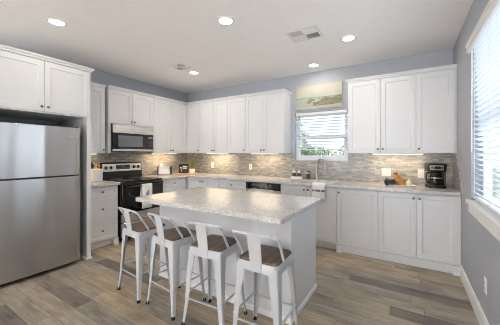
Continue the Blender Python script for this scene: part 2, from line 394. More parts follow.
# ------------------------------------------------------------------ side window
y0, y1, z0, z1 = W2
m = MB(); m.grid([y0, y0+.045, y1-.045, y1], [z0, z0+.045, z1-.045, z1], lambda a, b: y0+.045 < a < y1-.045 and z0+.045 < b < z1-.045, RW+.08, RW+.14, lambda a, b, c: (c, a, b))
w2 = struct(m.build('window_2', 'vinyl', bevel=.004))
zq = (z0+z1)/2
MB().box(RW+.085, RW+.125, y0+.045, y1-.045, zq-.025, zq+.025).build('meeting_rail', 'vinyl', w2, bevel=.003)
MB().box(RW+.108, RW+.112, y0+.04, y1-.04, z0+.04, zq-.02).build('pane', 'window_glass', w2)
MB().box(RW+.116, RW+.12, y0+.04, y1-.04, zq+.02, z1-.04).build('pane', 'window_glass', w2)
m = MB(); m.box(RW-.035, RW+.08, y0-.05, y1+.035, z0-.03, z0); m.box(RW, RW+.08, y0+.001, y1-.001, z0-.005, z0+.001)
struct(m.build('trim_4', 'trim_paint', bevel=.006))
struct(MB().box(RW-.016, RW, y0-.03, y1+.02, z0-.115, z0-.03).build('trim_5', 'trim_paint', bevel=.005))
bl = thing('window_blind', 'large white slatted blind with valance covering the side window', 'blind', (RW, (y0+y1)/2, z0))
hy = (y1-y0)/2-.008
vp = [(-.018, 0), (-.030, .008), (-.030, .07), (-.040, .09), (-.040, .105), (.0, .105), (.0, 0)]
m = MB(); m.loft([[(px, s, 1.375+pz*.7) for px, pz in vp] for s in (-hy-.02, hy+.02)]); m.build('valance', 'white_plastic', bl, smooth=0)
m = MB()
for k in range(31): slat(m, 'y', -hy, hy, .035, 1.405-.0445*k, .05, math.radians(-24))
m.build('slats', 'blind_slat', bl)
MB().box(.012, .058, -hy, hy, .022, .040).build('bottom_rail', 'white_plastic', bl, bevel=.003)
for s in (-.55, -.18, .2, hy-.10):
    MB().tube([(.008, s, 1.40), (.008, s, .03)], .0022, 6).build('ladder_cord', 'white_plastic', bl)
MB().tube([(-.004, hy-.06, 1.38), (-.006, hy-.06, .45)], .005, 8).build('tilt_wand', 'white_plastic', bl)

# ------------------------------------------------------------------ outdoors seen through the sink window
struct(MB().box(-8, 14, .35, 30, -.25, -.13).build('trim_6', 'lawn', smooth=0))
rnd = random.Random(5)
def shrub(name, label, x, y, h, r, mat, n, group):
    o = thing(name, label, 'tree', (x, y, -.13), 0, group)
    MB().tube([(0, 0, 0), (.03, 0, h*.3), (0, .02, h*.6), (.02, 0, h*.85)], [.06, .05, .035, .012], 8).build('trunk', 'bark', o)
    m = MB()
    for _ in range(n):
        a, b = rnd.uniform(0, 2*PI), math.acos(rnd.uniform(-1, 1)); q = rnd.uniform(.45, 1)**.5
        c = Vector((r*q*math.sin(b)*math.cos(a), r*q*math.sin(b)*math.sin(a), h*.62+h*.40*q*math.cos(b)))
        s = rnd.uniform(.07, .13); u = Vector((rnd.uniform(-1, 1), rnd.uniform(-1, 1), rnd.uniform(-1, 1))).normalized(); w = u.orthogonal().normalized()
        t2 = u.cross(w)
        vs = [m.bm.verts.new(c+u*s*k1+w*s*k2*.5+t2*k3*s*.15) for k1, k2, k3 in ((-1, 0, 0), (0, .8, 1), (1, 0, 0), (0, -.8, 1))]
        m.bm.faces.new((vs[0], vs[1], vs[2])); m.bm.faces.new((vs[0], vs[2], vs[3]))
    m.build('foliage', mat, o, smooth=0)
shrub('tree', 'tall pale tree outside behind the left half of the sink window', .35, 5.2, 2.75, .75, 'leaf_out_pale', 800, 'trees outside the sink window')
shrub('tree', 'low dark bush outside at the lower left of the sink window', 1.5, 3.3, 1.75, .7, 'leaf_out', 700, 'trees outside the sink window')
shrub('tree', 'low green bush outside behind the faucet', .9, 7.6, 1.75, .8, 'leaf_out', 700, 'trees outside the sink window')
shrub('tree', 'rounded green bush outside at the lower right of the sink window', 2.75, 5.2, 1.75, .95, 'leaf_out', 800, 'trees outside the sink window')

# ------------------------------------------------------------------ cabinets
KNOB = None
def knob(parent, x, y, z):
    global KNOB
    if KNOB is None:
        KNOB = MB().lathe([(.006, 0), (.005, .012), (.008, .016), (.014, .020), (.015, .025), (.012, .029), (0, .031)], axis='-y', seg=14).build('knob', 'knob_metal')
        k = KNOB
    else:
        k = KNOB.copy(); COL.objects.link(k)
    k.parent = parent; k.location = (x, y, z)
def pull_door(parent, x0, x1, z0, z1, yf, side, top=False, rail=.057, name='door'):
    d = MB().shaker(x0, x1, z0, z1, yf, rail=rail).build(name, 'cabinet_paint', parent, bevel=.0018)
    if side is not None:
        kx = {'L': x0+.028, 'R': x1-.028, 'C': (x0+x1)/2}[side]
        kz = (z0+z1)/2 if name == 'drawer' else (z1-.05 if top else z0+.05)
        knob(d, kx, yf, kz)
    return d
CROWN = [(0, 0), (-.010, .004), (-.012, .016), (-.026, .030), (-.030, .034), (-.030, .046), (0, .046)]
def crown(parent, x0, x1, yf, yb, z, left=False, right=False):
    """small cove crown on the front edge with returns on exposed ends"""
    m = MB()
    rings = []
    if left: rings.append([(x0+p, yb, z+q) for p, q in CROWN])
    rings.append([(x0+(p if left else 0), yf+p, z+q) for p, q in CROWN])
    rings.append([(x1-(p if right else 0), yf+p, z+q) for p, q in CROWN])
    if right: rings.append([(x1-p, yb, z+q) for p, q in CROWN])
    m.loft(rings); m.box(x0, x1, yf, yb, z, z+.03)
    return m.build('crown_moulding', 'cabinet_paint', parent, smooth=0)
def wall_cab(name, label, loc, rz, w, doors, z0=UB, z1=2.384, depth=.31, ends=(False, False), filler=0., blind=0.):
    """local frame: x along the wall, back at y=0, front at -depth; doors = list of (x0, x1, knob side)"""
    o = thing(name, label, 'cabinet', loc, rz, 'wall cabinets')
    MB().box(-blind, w+filler, -depth, 0, z0, z1).build('carcass', 'cabinet_paint', o, bevel=.001)
    for a, b, sd in doors: pull_door(o, a+.002, b-.002, z0+.006, z1-.010, -depth-.02, sd)
    crown(o, 0, w+filler, -depth-.008, 0, z1, *ends)
    return o
LW = PI/2      # things on the left wall: local x runs along +y of the room
y_ = lambda y: (0, y, 0)
wall_cab('wall_cabinet', 'narrow white wall cabinet between the refrigerator surround and the microwave', y_(-2.50), LW, .46, [(.02, .455, 'R')], depth=.29, z1=2.374)
MB().box(.497, .540, -.325, 0, UB, 1.829).build('filler_strip', 'cabinet_paint', bpy.data.objects['wall_cabinet'], bevel=.001)
wall_cab('wall_cabinet', 'short white double-door wall cabinet directly above the microwave', y_(-2.005), LW, .835, [(0, .415, 'R'), (.415, .835, 'L')], z0=1.832)
wall_cab('wall_cabinet', 'tall white double-door wall cabinet right of the microwave, above the toaster', y_(-1.17), LW, .839, [(0, .424, 'R'), (.424, .839, 'L')])
wall_cab('wall_cabinet', 'narrow white single-door wall cabinet in the corner above the black sign', (.331, 0, 0), 0, .357, [(0.003, .357, 'R')], blind=.331)
wall_cab('wall_cabinet', 'white double-door wall cabinet on the back wall, second from the corner', (.688, 0, 0), 0, .715, [(0, .37, 'R'), (.37, .715, 'L')])
wall_cab('wall_cabinet', 'white single-door wall cabinet on the back wall above the dishwasher side', (1.403, 0, 0), 0, .407, [(0, .407, 'R')])
wall_cab('wall_cabinet', 'white double-door wall cabinet ending just left of the sink window', (1.81, 0, 0), 0, .741, [(0, .362, 'R'), (.362, .735, 'L')], ends=(False, True))
wall_cab('wall_cabinet', 'white double-door wall cabinet just right of the sink window', (3.575, 0, 0), 0, .837, [(.004, .427, 'R'), (.427, .837, 'L')], ends=(True, False))
wall_cab('wall_cabinet', 'white single-door wall cabinet above the coffee maker in the right corner', (4.412, 0, 0), 0, .394, [(0, .394, 'L')], filler=.02)

# cabinet over the refrigerator with its full-height side panels
o = thing('refrigerator_cabinet', 'white surround cabinet above the refrigerator with full-height side panels', 'cabinet', (0, -3.535, 0), LW)
MB().box(.025, .975, -.83, -.026, 1.815, 2.405).build('carcass', 'cabinet_paint', o, bevel=.001)
pull_door(o, .03, .515, 1.83, 2.395, -.85, 'R'); pull_door(o, .519, 1.005, 1.83, 2.395, -.85, 'L')
MB().box(.975, 1.023, -.835, -.024, 0, 2.405).build('side_panel', 'cabinet_paint', o, bevel=.0015)
MB().box(0, .025, -.835, -.024, 0, 2.405).build('side_panel', 'cabinet_paint', o, bevel=.0015)
crown(o, 0, 1.023, -.842, -.024, 2.405, True, True)
m = MB(); sh = [(0, 0), (0, .014), (-.008, .02), (-.014, .006), (-.014, 0)]
m.box(.963, 1.037, -.848, -.835, 0, .022); m.box(1.023, 1.034, -.835, -.66, 0, .022); m.box(.964, .975, -.835, -.2, 0, .022)
m.build('base_shoe', 'trim_paint', o, bevel=.004)

# ------------------------------------------------------------------ base cabinets
BD, BT = .60, .885          # carcass depth, top of the carcass
def base_cab(name, label, loc, rz, w, depth=BD, x0=0):
    o = thing(name, label, 'cabinet', loc, rz, 'base cabinets')
    MB().box(x0, w, -depth+.02, -.024, .10, BT).build('carcass', 'cabinet_paint', o, bevel=.001)
    return o
def toe(o, x0, x1, flush=False, lf=False, rf=False, depth=BD):
    """toe kick: recessed board, or a flush furniture base with flared feet"""
    m = MB()
    if not flush: m.box(x0, x1, -depth+.06, -depth+.08, 0, .10)
    else:
        m.box(x0, x1, -depth+.012, -depth+.04, 0, .10)
    for on, a, b in ((lf, x0, x0+.07), (rf, x1-.07, x1)):
        if on:
            m.box(a, b, -depth-.012, -depth+.04, 0, .10)
            m.loft([[(x, -depth-.012, 0), (x, -depth-.030, 0), (x, -depth-.012, .03)] for x in (a, b)])
    m.build('toe_kick', 'cabinet_paint', o, bevel=.003)
o = base_cab('base_cabinet', 'white three-drawer base cabinet between refrigerator surround and range', y_(-2.50), LW, .495)
for a, b in ((.735, .872), (.392, .727), (.112, .384)): pull_door(o, .02, .488, a, b, -BD, 'C', rail=.045, name='drawer')
toe(o, 0, .495, rf=True)
o = base_cab('base_cabinet', 'white drawer base cabinet between the range and the corner, under the toaster', y_(-1.215), LW, .605)
for a, b in ((.735, .872), (.112, .727)): pull_door(o, .006, .585, a, b, -BD, 'C', rail=.045, name='drawer')
toe(o, 0, .605)
o = base_cab('base_cabinet', 'white double-door corner base cabinet below the black sign', (0, 0, 0), 0, 1.397, x0=.025)
pull_door(o, .622, 1.0, .112, .872, -BD, 'R', True); pull_door(o, 1.004, 1.393, .112, .872, -BD, 'L', True); toe(o, .6, 1.397)
o = base_cab('base_cabinet', 'white drawer base cabinet immediately left of the dishwasher', (1.397, 0, 0), 0, .603)
for a, b in ((.735, .872), (.392, .727), (.112, .384)): pull_door(o, .004, .599, a, b, -BD, 'C', rail=.045, name='drawer')
toe(o, 0, .603)
o = base_cab('sink_cabinet', 'white double-door sink base cabinet below the window, with hanging towel', (2.63, 0, 0), 0, .854)
o['group'] = 'base cabinets'
pull_door(o, .004, .417, .112, .872, -BD, 'R', True); pull_door(o, .421, .85, .112, .872, -BD, 'L', True); toe(o, 0, .854)
o = base_cab('base_cabinet', 'white single-door base cabinet right of the sink, with a flared foot', (3.484, 0, 0), 0, .515)
pull_door(o, .004, .511, .112, .872, -BD, 'L', True); toe(o, 0, .515, flush=True, lf=True)
o = base_cab('base_cabinet', 'white double-door base cabinet beneath the coffee maker, in the right corner', (3.999, 0, 0), 0, .804)
pull_door(o, .004, .410, .112, .872, -BD, 'R', True); pull_door(o, .414, .800, .112, .872, -BD, 'L', True); toe(o, 0, .826, flush=True, rf=True)
MB().box(.803, .826, -BD+.004, -BD+.021, .1, BT).build('filler_strip', 'cabinet_paint', o)

# ------------------------------------------------------------------ worktops
SK = (2.72, 3.42, -.53, -.14)
m = MB()
def not_l(a, b):
    if SK[0] < a < SK[1] and SK[2] < b < SK[3]: return True
    return not (b > -.638 or a < .638)
m.grid([.01, .638, SK[0], SK[1], RW-.01], [-1.218, -.638, SK[2], SK[3], -.01], not_l, BT, CT)
ct = tag(m.build('countertop', 'granite', bevel=.006), 'long L-shaped speckled granite worktop along the back wall', 'countertop')
tag(MB().box(.01, .638, -2.505, -1.99, BT, CT).build('countertop', 'granite', bevel=.006), 'short granite worktop between refrigerator surround and range', 'countertop')

# sink bowl, under the worktop
o = thing('kitchen_sink', 'stainless undermount sink set in the granite below the window', 'sink', (3.07, -.335, CT))
a, b, dz = .355, .2, .19
rings = [[(x, y, z) for x, y in rpoly(-a-q, a+q, -b-q, b+q, .05+q)] for q, z in ((.012, -.042), (-.006, -.042), (-.010, -.1), (-.016, -dz+.02), (-.04, -dz), (-.30, -dz-.004))]
MB().loft(rings[:5]).build('bowl', 'sink_steel', o)
MB().lathe([(.045, 0), (.04, .004), (.012, .004), (0, .002)], (0, 0, -dz)).build('drain', 'chrome', o)

# ------------------------------------------------------------------ island
IX0, IX1, IY0, IY1 = 1.975, 3.535, -2.345, -1.70
o = thing('kitchen_island', 'white panelled kitchen island with four stools along one side', 'island', ((IX0+IX1)/2, (IY0+IY1)/2, 0))
hx, hy = (IX1-IX0)/2, (IY1-IY0)/2
MB().box(-hx, hx, -hy, hy, 0, .87).build('body', 'cabinet_paint', o, bevel=.002)
m = MB(); e = .012
m.loft([[(-hx-q, -hy-q, z), (hx+q, -hy-q, z), (hx+q, hy+q, z), (-hx-q, hy+q, z)] for q, z in ((e, 0), (e, .03), (.004, .045), (.0, .045))])
m.build('base_shoe', 'trim_paint', o, smooth=0)
for sx in (-1, 1):
    MB().box(sx*(hx+.002)-.004, sx*(hx+.002)+.004, -hy-.003, -hy+.035, .045, .87).build('corner_trim', 'cabinet_paint', o, bevel=.001)
IT = .912
m = MB(); m.prism(rpoly(1.962, 3.594, -2.650, -1.688, .02, 4), IT-.042, IT)
tag(m.build('island_countertop', 'granite', bevel=.005), 'speckled beige granite slab on top of the island', 'countertop')

# ------------------------------------------------------------------ bar stools
def make_stool():
    o = thing('bar_stool', 'x', 'stool', (0, 0, 0), 0, 'bar stools along the island')
    SH = .624
    m = MB()
    m.loft([[(x, y, z) for x, y in rpoly(-q, q, -q, q, r)] for q, r, z in ((.158, .035, SH-.062), (.157, .035, SH-.01), (.153, .034, SH), (.140, .03, SH), (.140, .03, SH-.012), (.150, .03, SH-.062))], cap=False)
    m.loft([[(x, y, z) for x, y in rpoly(-.150, .150, -.150, .150, .03)] for z in (SH-.014, SH-.004)])
    m.build('seat_frame', 'stool_metal', o, smooth=50)
    m = MB(); m.loft([[(x, y, z) for x, y in rpoly(-q, q, -q, q, .035)] for q, z in ((.146, SH-.003), (.150, SH+.002), (.150, SH+.009), (.144, SH+.014))])
    m.build('seat', 'seat_wood', o, smooth=28)
    # tapered channel legs bent round the corners
    for sx in (-1, 1):
        for sy in (-1, 1):
            rings = []
            for z, off, w in ((SH-.02, .157, .072), (SH-.10, .160, .066), (.40, .168, .051), (.20, .177, .037), (.08, .187, .028), (.03, .193, .024), (.012, .196, .022)):
                oy = off-.012*(1-z/SH); c = w*.22; th = .005
                X, Y = off, oy
                outer = [(X, Y-w), (X, Y-c), (X-c*.3, Y-c*.3), (X-c, Y), (X-w, Y)]
                inner = [(X-w, Y-th), (X-c-th*.4, Y-th), (X-c*.3-th, Y-c*.3-th), (X-th, Y-c-th*.4), (X-th, Y-w)]
                rings.append([(sx*px, sy*py, z) for px, py in outer+inner])
            lg = MB().loft(rings).build('leg', 'stool_metal', o, smooth=40)
            MB().lathe([(.012, 0), (.016, .003), (.015, .022), (.010, .026)], (sx*.186, sy*.174, 0), seg=12).build('rubber_foot', 'rubber', lg)
    z = .215; q = .172; qy = .164
    for a, b in (((-q, -qy), (q, -qy)), ((-q, qy), (q, qy)), ((-q, -qy), (-q, qy)), ((q, -qy), (q, qy))):
        zz = z if a[1] == b[1] else z+.03
        MB().tube([(a[0], a[1], zz), (b[0], b[1], zz)], .009, 8, .6).build('stretcher', 'stool_metal', o)
    # low back: one bent tube and a flat splat
    half = [(.158, -.055, SH-.01), (.160, -.062, SH+.02), (.166, -.115, SH+.10), (.170, -.168, SH+.177), (.166, -.182, SH+.194), (.150, -.190, SH+.201), (.08, -.196, SH+.203), (0, -.198, SH+.204)]
    m = MB(); m.tube([(-x, y, z) for x, y, z in half]+[(x, y, z) for x, y, z in reversed(half[:-1])], .0095, 8); m.build('back_frame', 'stool_metal', o)
    P = []
    for z, y, w in ((SH-.055, -.160, .044), (SH, -.162, .044), (SH+.03, -.166, .045), (SH+.11, -.180, .047), (SH+.17, -.192, .049), (SH+.201, -.198, .050)):
        P.append([(-w, y, z), (w, y, z), (w, y+.005, z), (-w, y+.005, z)])
    MB().loft(P).build('back_splat', 'stool_metal', o, smooth=40)
    return o
stools = [(2.078, 'white metal bar stool with wooden seat nearest the range'), (2.530, 'white metal bar stool with wooden seat, second from the range'),
          (2.986, 'white metal bar stool with wooden seat, second from the island\'s window end'), (3.457, 'white metal bar stool with wooden seat at the right-hand end of the island')]
st = make_stool()
for i, (x, lab) in enumerate(stools):
    s = st if i == 0 else copy_tree(st)
    s.location = (x, -2.612, 0); s['label'] = lab; s.rotation_euler = (0, 0, (-.10, -.09, .07, .04)[i])

# ------------------------------------------------------------------ refrigerator
o = thing('refrigerator', 'large stainless steel top-freezer refrigerator in the white surround', 'refrigerator', (0, -3.495, 0), LW)
FW, FF = .838, .875
MB().box(.006, FW-.006, -FF+.075, -.05, .03, 1.66).build('body', 'fridge_side', o, bevel=.004)
def fdoor(name, z0, z1):
    m = MB(); m.loft([[(x, y, z) for x, y in [(0, -FF+.07), (0, -FF+.018), (.004, -FF+.008)]+[(.016+(FW-.032)*k/16, -FF-.009*(1-(k/8-1)**2)+.003) for k in range(17)]+[(FW-.004, -FF+.008), (FW, -FF+.018), (FW, -FF+.07)]] for z in (z0, z1)])
    return m.build(name, 'stainless', o, bevel=.004, smooth=50)
fd = fdoor('freezer_door', 1.098, 1.672); rd = fdoor('refrigerator_door', .045, 1.082)
MB().box(.01, FW-.01, -FF+.03, -FF+.075, 1.07, 1.11).build('handle_recess', 'black_plastic', o)
MB().box(FW-.055, FW-.008, -FF+.006, -FF+.06, 1.083, 1.097).build('hinge', 'dark_grey', o, bevel=.002)
MB().box(FW-.07, FW-.01, -FF+.01, -FF+.12, 1.672, 1.688).build('hinge_cover', 'dark_grey', o, bevel=.004)
MB().box(FW-.135, FW-.035, -FF-.008, -FF+.002, 1.552, 1.566).build('badge', 'chrome', fd, bevel=.001)
MB().box(.02, FW-.03, -FF+.06, -FF+.09, .012, .05).build('grille', 'black_plastic', o)
for x in (.05, FW-.04): MB().lathe([(.022, 0), (.022, .01), (.012, .014), (.012, .04)], (x, -FF+.06, 0), seg=12).build('foot', 'fridge_side', o)

# ------------------------------------------------------------------ range
RY0, RWD = -1.985, .763
o = thing('range', 'black and stainless electric range beneath the microwave', 'stove', (0, RY0, 0), LW)
MB().box(.004, RWD-.004, -.62, -.015, .03, .905).build('body', 'black_plastic', o, bevel=.003)
MB().box(0, RWD, -.645, -.03, .905, .928).build('cooktop', 'black_gloss', o, bevel=.006)
for x, y, r in ((.19, -.48, .105), (.57, -.48, .085), (.19, -.20, .08), (.57, -.20, .105)):
    m = MB()
    for k in range(4):
        rr = r*(1-k*.22)
        m.lathe([(rr-.006, 0), (rr-.004, .007), (rr+.004, .007), (rr+.006, 0)], (x, y, .928), seg=24)
    m.lathe([(r+.022, 0), (r+.022, .003), (r+.008, .004), (r+.006, 0)], (x, y, .928), seg=28)
    m.build('burner', 'dark_grey', o)
m = MB(); m.xprism([(-.015, .92), (-.085, .92), (-.085, 1.04), (-.06, 1.195), (-.035, 1.205), (-.015, 1.205)], .01, RWD-.01)
bg = m.build('backguard', 'black_plastic', o, bevel=.006)
R_ = lambda z: -.085+.025*(z-1.04)/.155
m = MB(); m.loft([[(x, R_(z)-dy, z) for x in (.025, RWD-.025) for dy in (0,)]+[(x, R_(z)-.006, z) for x in (RWD-.025, .025)] for z in (1.052, 1.180)])
m.build('control_panel', 'stainless_small', bg, bevel=.002)
m = MB(); m.loft([[(x, R_(z)-.004, z) for x in (.255, .51)]+[(x, R_(z)-.009, z) for x in (.51, .255)] for z in (1.082, 1.155)]); m.build('display', 'black_gloss', bg)
for k in range(6): MB().box(.275+.038*k, .298+.038*k, R_(1.105)-.0105, R_(1.105)-.008, 1.098, 1.106).build('button', 'fridge_side', bg)
MB().box(.36, .41, R_(1.135)-.0105, R_(1.135)-.008, 1.128, 1.143).build('clock', 'fridge_side', bg)
for x in (.085, .175, .59, .68):
    k = MB().lathe([(.030, 0), (.030, .006), (.023, .008), (.020, .03), (0, .031)], (x, R_(1.115)-.004, 1.115), '-y', 18).build('control_knob', 'black_plastic', bg)
    MB().box(x-.003, x+.003, R_(1.115)-.037, R_(1.115)-.030, 1.098, 1.132).build('pointer', 'white_plastic', k)
dm = MB(); dm.box(.006, RWD-.006, -.665, -.62, .435, .895); dd = dm.build('oven_door', 'black_gloss', o, bevel=.005)
m = MB(); m.box(.12, RWD-.12, -.668, -.66, .50, .76); m.build('oven_window', 'black_gloss', dd, bevel=.002)
m = MB(); m.tube([(.05, -.71, .845), (RWD-.05, -.71, .845)], .014, 10)
for x in (.07, RWD-.07): m.tube([(x, -.71, .845), (x, -.66, .845)], .011, 8)
m.build('handle', 'black_plastic', dd)
MB().box(.006, RWD-.006, -.66, -.62, .300, .428).build('door_skirt', 'stainless_small', o, bevel=.003)
MB().box(.006, RWD-.006, -.66, -.62, .07, .288).build('storage_drawer', 'stainless_small', o, bevel=.004)
for x in (.06, RWD-.06): MB().lathe([(.02, 0), (.02, .03)], (x, -.57, 0)).build('foot', 'black_plastic', o)

# dish towel over the oven handle
def towel(name, label, path, x0, x1, mat, loc, rz, th=.006):
    o = thing(name, label, 'towel', loc, rz); m = MB(); rings = []
    N = 10
    for i, (y, z) in enumerate(path):
        top = [(x0+(x1-x0)*k/N, y+.003*math.sin(k*1.3+i*.2)*min(1, abs(i-3)/4), z) for k in range(N+1)]
        rings.append(top)
    m.loft(rings, cap=False, closed=False)
    c = m.build('cloth', mat, o, smooth=80); s = c.modifiers.new('thick', 'SOLIDIFY'); s.thickness = th; s.offset = 0
    return o
hp = [(-.676, .62), (-.682, .72), (-.690, .80), (-.694, .845)] + [(-.71+.019*math.cos(a), .845+.019*math.sin(a)) for a in (math.radians(d) for d in (30, 60, 90, 120, 150))] + [(-.730, .845), (-.731, .80), (-.730, .72), (-.728, .64), (-.727, .56), (-.726, .475)]
o = towel('dish_towel', 'white printed dish towel hanging on the oven door handle', hp, .30, .485, 'cloth_white', (0, RY0, 0), LW)
m = MB(); yy = -.734
m.lathe([(.030, 0), (.030, .0015)], (.395, yy, .70), '-y', 18, 1, 1.2); m.lathe([(.017, 0), (.017, .0015)], (.410, yy, .745), '-y', 14)
m.box(.375, .382, yy-.0015, yy, .64, .68); m.box(.405, .412, yy-.0015, yy, .64, .68); m.box(.345, .445, yy-.0015, yy, .595, .606); m.box(.36, .43, yy-.0015, yy, .572, .582)
m.build('printed_motif', 'print_grey', o)

# ------------------------------------------------------------------ microwave
o = thing('microwave', 'stainless over-the-range microwave with black glass door', 'microwave', (0, -1.957, 1.385), LW)
MW = .755
MB().box(0, MW, -.352, -.012, 0, .44).build('body', 'black_plastic', o, bevel=.003)
MB().box(.006, MW-.002, -.372, -.352, .305, .44).build('top_panel', 'stainless_small', o, bevel=.003)
d_ = MB().box(.006, MW-.002, -.370, -.352, .045, .302).build('door', 'black_gloss', o, bevel=.003)
MB().box(.09, .535, -.373, -.367, .085, .265).build('door_window', 'fridge_side', d_, bevel=.002)
MB().box(.005, MW-.002, -.373, -.352, .008, .042).build('bottom_trim', 'stainless_small', o, bevel=.002)
m = MB()
for r in range(4):
    for c in range(3): m.box(.645+.034*c, .669+.034*c, -.3715, -.369, .075+.03*r, .095+.03*r)
m.build('keypad', 'dark_grey', d_)
MB().box(.655, .735, -.3715, -.369, .235, .262).build('display', 'display_glow', d_)
m = MB()
for k in range(14): m.box(.08+.045*k, .11+.045*k, -.36, -.33, -.002, .001)
m.build('grille', 'dark_grey', o)

# ------------------------------------------------------------------ dishwasher
o = thing('dishwasher', 'dishwasher with black control strip behind the island', 'dishwasher', (2.004, 0, 0), 0)
DW = .622
MB().box(0, DW, -.58, -.02, .03, .875).build('tub', 'dark_grey', o)
MB().box(.002, DW-.002, -.625, -.58, .11, .765).build('door', 'stainless_small', o, bevel=.004)
cp = MB().box(.002, DW-.002, -.628, -.58, .772, .878).build('control_panel', 'black_gloss', o, bevel=.004)
m = MB(); m.tube([(.10, -.65, .775), (DW-.10, -.65, .775)], .010, 8)
for x in (.12, DW-.12): m.tube([(x, -.65, .775), (x, -.62, .775)], .008, 8)
m.build('handle', 'stainless_small', o)
for k in range(8): MB().box(.10+.05*k, .125+.05*k, -.6295, -.627, .83, .842).build('button', 'fridge_side', cp)
MB().box(.01, DW-.01, -.56, -.54, 0, .10).build('toe_kick', 'black_plastic', o)

# ------------------------------------------------------------------ faucet and things by the sink
o = thing('faucet', 'brushed nickel high-arc pull-down faucet behind the sink', 'faucet', (3.045, -.085, CT), 0)
MB().lathe([(.030, 0), (.030, .006), (.024, .012), (.021, .05), (.019, .10), (.0175, .12), (0, .12)]).build('body', 'brushed_nickel', o)
arc = [(0, 0, .11), (0, 0, .25)] + [(.088*(1-math.cos(math.radians(d)))*.92, -.088*(1-math.cos(math.radians(d)))*.40, .25+.088*math.sin(math.radians(d))) for d in range(15, 181, 15)]
ex = arc[-1]; arc.append((ex[0]+.004, ex[1]-.004, ex[2]-.03))
MB().tube(arc, .0145, 12).build('spout', 'brushed_nickel', o)
e = arc[-1]; MB().lathe([(.013, .002), (.017, -.02), (.020, -.075), (.017, -.085), (0, -.085)], e, seg=14).build('spray_head', 'brushed_nickel', o)
MB().tube([(.018, -.004, .075), (.045, -.008, .082), (.10, -.014, .10)], [.012, .008, .006], 10).build('lever', 'brushed_nickel', o)

o = thing('soap_caddy', 'small white caddy holding two soap bottles left of the faucet', 'caddy', (2.70, -.10, CT))
m = MB(); m.box(-.098, .098, -.04, .04, 0, .008); 
for a, b, c_, d_ in ((-.098, .098, -.04, -.036), (-.098, .098, .036, .04), (-.098, -.094, -.036, .036), (.094, .098, -.036, .036)): m.box(a, b, c_, d_, .008, .035)
m.build('tray', 'ceramic_white', o, bevel=.002)
for x, lab, mt in ((2.655, 'soap bottle with pump on the left side of the sink caddy', 'soap'), (2.747, 'soap bottle with pump on the right side of the sink caddy', 'soap')):
    o = thing('soap_bottle', lab, 'bottle', (x, -.10, CT+.009), 0, 'soap bottles by the sink')
    MB().lathe([(.028, 0), (.031, .004), (.031, .10), (.026, .118), (.012, .128), (.012, .14), (0, .14)]).build('bottle', mt, o)
    MB().lathe([(.0318, .035), (.0318, .09)], seg=20).build('sticker', 'soap_dark', o)
    m = MB(); m.lathe([(.013, .138), (.013, .152), (.004, .154), (.004, .178), (0, .178)]); m.tube([(0, 0, .176), (.012, -.02, .178), (.018, -.034, .172)], .0045, 8); m.build('pump', 'brushed_nickel', o)
o = thing('dish_brush_cup', 'small dark cup standing between the soap caddy and the faucet', 'cup', (2.885, -.07, CT))
MB().lathe([(.026, 0), (.032, .004), (.034, .085), (.031, .085), (.029, .01), (0, .008)]).build('cup', 'dark_green', o)
m = MB(); m.tube([(0, 0, .02), (.004, .005, .10), (.008, .008, .12)], .005, 8); m.lathe([(.006, .11), (.02, .118), (.02, .14), (.008, .145), (0, .145)], (.009, .008, 0)); m.build('brush', 'dark_green', o)

tp = [(-.535, .78), (-.532, .88), (-.53, CT-.002), (-.545, CT+.006), (-.57, CT+.007), (-.60, CT+.007), (-.632, CT+.007), (-.648, CT-.002), (-.652, CT-.03), (-.652, .86), (-.651, .82), (-.650, .77), (-.649, .73), (-.648, .695)]
o = towel('dish_towel', 'white dish towel with a grey stripe draped over the sink edge', tp, 3.155, 3.335, 'cloth_white', (0, 0, 0), 0)
MB().box(3.155, 3.335, -.6565, -.6555, .815, .845).build('stripe', 'cloth_grey', o)

# ------------------------------------------------------------------ things on the left and corner worktops
o = thing('canister', 'square white canister on the worktop beside the range', 'canister', (.19, -2.125, CT))
MB().box(-.075, .075, -.075, .075, 0, .165).build('body', 'ceramic_white', o, bevel=.012, seg=3)
l_ = MB().box(-.078, .078, -.078, .078, .167, .19).build('lid', 'ceramic_white', o, bevel=.006)
MB().sphere((0, 0, .20), .014).build('knob', 'nickel', l_)
o = thing('pepper_mill', 'dark pepper mill standing behind the left side of the white canister', 'mill', (.055, -2.115, CT))
MB().lathe([(.030, 0), (.032, .02), (.024, .07), (.026, .15), (.03, .19), (.024, .20)]).build('body', 'wood_dark', o)
MB().lathe([(.024, .202), (.031, .225), (.028, .26), (.012, .275), (.012, .29), (0, .295)]).build('cap', 'black_plastic', o)

o = thing('utensil_crock', 'tan crock of wooden utensils behind the right side of the white canister', 'crock', (.065, -2.03, CT))
MB().lathe([(.036, 0), (.040, .01), (.042, .13), (.039, .13), (.036, .02), (0, .015)]).build('crock', 'ceramic_cream', o)
for k, (dx, dy, h) in enumerate(((.01, -.02, .27), (-.012, .005, .25), (.008, .02, .265))):
    m = MB(); m.tube([(dx*.4, dy*.4, .02), (dx, dy, h-.05)], .005, 8); m.sphere((dx*1.15, dy*1.15, h-.03), .017, .5, 1, 1.5, 12); m.build('spoon', 'wood_light' if k != 1 else 'wood_mid', o)
o = thing('toaster', 'stainless and black toaster on the worktop below the corner cabinets', 'toaster', (.19, -.79, CT), math.radians(38))
o.scale = (.92, .92, .92)
TH = .185
m = MB(); m.xprism([(-.085, .015), (-.085, .15), (-.07, TH-.003), (-.05, TH), (.05, TH), (.07, TH-.003), (.085, .15), (.085, .015)], -.115, .12); m.build('body', 'toaster_steel', o, bevel=.003)
for x0_, x1_ in ((-.14, -.115), (.12, .135)):
    m = MB(); m.xprism([(-.088, .0), (-.088, .152), (-.072, TH), (-.05, TH+.003), (.05, TH+.003), (.072, TH), (.088, .152), (.088, 0)], x0_, x1_); m.build('end_cap', 'black_plastic', o, bevel=.004)
